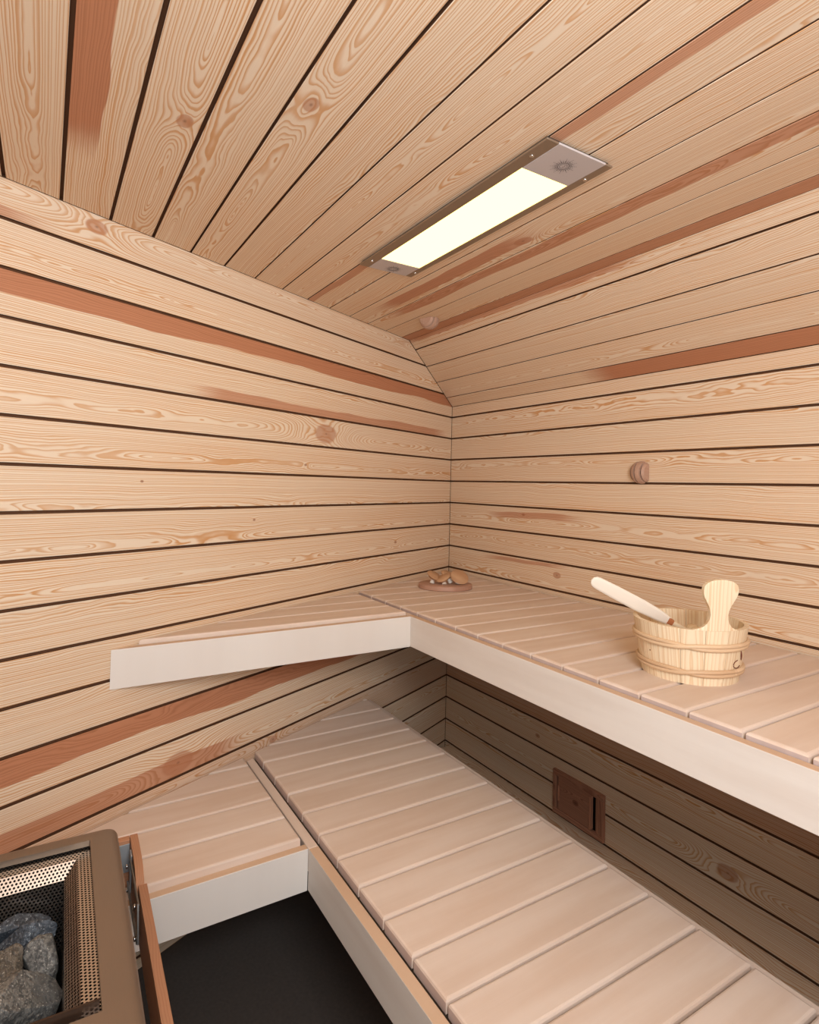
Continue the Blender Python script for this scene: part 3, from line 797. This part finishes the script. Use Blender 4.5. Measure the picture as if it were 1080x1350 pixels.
stone('tan brown rounded stove stone at the left edge beside the two back stones', (1.124, -1.704, zs_-.002), (.046, .028, .040), .2, 13, STONE_BROWN)
stone('large grey-brown ridged stove stone in the middle of the basket', (1.208, -1.654, zs_+.002), (.028, .030, .040), .3, 14, STONE_BROWN, (0, .2))
stone('grey-blue wedge stove stone touching the basket wall beside the ridged one', (1.206, -1.600, zs_-.004), (.026, .024, .040), -.2, 15, STONE_GREY, (.2, .1))
stone('dark blue stove stone cut by the left edge of the picture', (1.214, -1.712, zs_-.006), (.040, .030, .042), .1, 16, STONE_BLUE)
stone('pale grey stove stone nearest the front, biggest of the pile', (1.288, -1.646, zs_+.002), (.046, .064, .044), .38, 17, STONE_GREY, (-.2, .1))
stone('small dark stove stone half hidden in the far left corner of the basket', (1.122, -1.762, zs_-.01), (.03, .034, .034), .5, 18, STONE_BLUE)
stone('buried dark stove stone under the back of the pile', (1.165, -1.66, .424), (.045, .07, .018), .1, 19, STONE_BLUE)
stone('buried dark stove stone under the front of the pile', (1.265, -1.67, .421), (.045, .07, .015), .1, 20, STONE_GREY)

# ------------------------------------------------------------------ wooden guard rail of the stove, with its folding hinge
gr = thing('stove_guard_rail', 'reddish wooden guard rail with steel hinge arms beside the stove', 'rail', (.9661, -1.4549, 0), -.0316)
RZ = .500; RH = .125; RT = .0138
# rear board with a rounded front end
def side_profile(name, pts, y0, y1, mat, **at):
    n = len(pts); V = [(x, y0, z) for x, z in pts]+[(x, y1, z) for x, z in pts]
    F = [tuple(range(n)), tuple(range(n, 2*n))]+[(k, (k+1) % n, n+(k+1) % n, n+k) for k in range(n)]
    W = [(x, z-RZ+.06, 0) for x, z in pts]+[(x, z-RZ+.06, RT) for x, z in pts]
    o = mesh_obj(name, V, F, mat, gr, wc=W, **at)
    bm = bmesh.new(); bm.from_mesh(o.data)
    return smooth(o, 30)
pts = [(0, RZ-.094), (.152, RZ-.094), (.158, RZ-.088), (.159, RZ-.075), (.155, RZ-.052), (.146, RZ-.033), (.128, RZ-.015), (.105, RZ-.004), (.080, RZ), (0, RZ)]
side_profile('rear_board', pts, 0, RT, RAILWOOD, ws=(3, .06, .03))
pts = [(.164, RZ-.075), (.60, RZ-.075), (.60, RZ), (.170, RZ), (.166, RZ-.001), (.164, RZ-.004)]
side_profile('front_board', pts, 0, RT, RAILWOOD, ws=(13, .05, .03), wr=(-9, 9, .95))
box('cross_board', (-.004, -.30, RZ-.094), (.012, -.0005, RZ-.002), RAILWOOD, gr, bev=.001, axis=1, wr=(-9, 9, 1.12))
box('hinge_bracket', (.014, -.030, RZ-.062), (.060, -.028, RZ-.008), ZINC, gr, bev=.0006)
box('hinge_bracket', (.014, -.028, RZ-.062), (.016, -.001, RZ-.008), ZINC, gr, bev=.0005)
box('hinge_plate', (.040, -.0030, RZ-.075), (.062, -.0005, RZ-.006), ZINC, gr, bev=.0006)
def bar(name, a, b, y, hw, mat):
    a = Vector(a); b = Vector(b); d_ = (b-a).normalized(); n_ = Vector((-d_.y, d_.x))*hw
    P = [a-n_, a+n_, b+n_, b-n_]
    V = [(p.x, y-.0012, p.y) for p in P]+[(p.x, y+.0012, p.y) for p in P]
    mesh_obj(name, V, [(0, 1, 2, 3), (4, 5, 6, 7), (0, 1, 5, 4), (1, 2, 6, 5), (2, 3, 7, 6), (3, 0, 4, 7)], mat, gr)
bar('hinge_arm', (.050, RZ-.015), (.215, RZ-.008), -.0035, .0045, STEELD)
bar('hinge_arm', (.055, RZ-.060), (.232, RZ-.050), -.0065, .0050, STEELD)
bar('hinge_arm', (.212, RZ-.002), (.232, RZ-.055), -.0048, .0045, STEELD)
for sx_, sz_ in ((.062, -.024), (.075, -.060), (.208, -.008), (.196, -.018), (.224, -.050)):
    disc('screw', (sx_, -.0075, RZ+sz_), (0, -1, 0), .0042, .0035, CHROME, gr, seg=12, bev=.001)

bpy.context.view_layer.update()
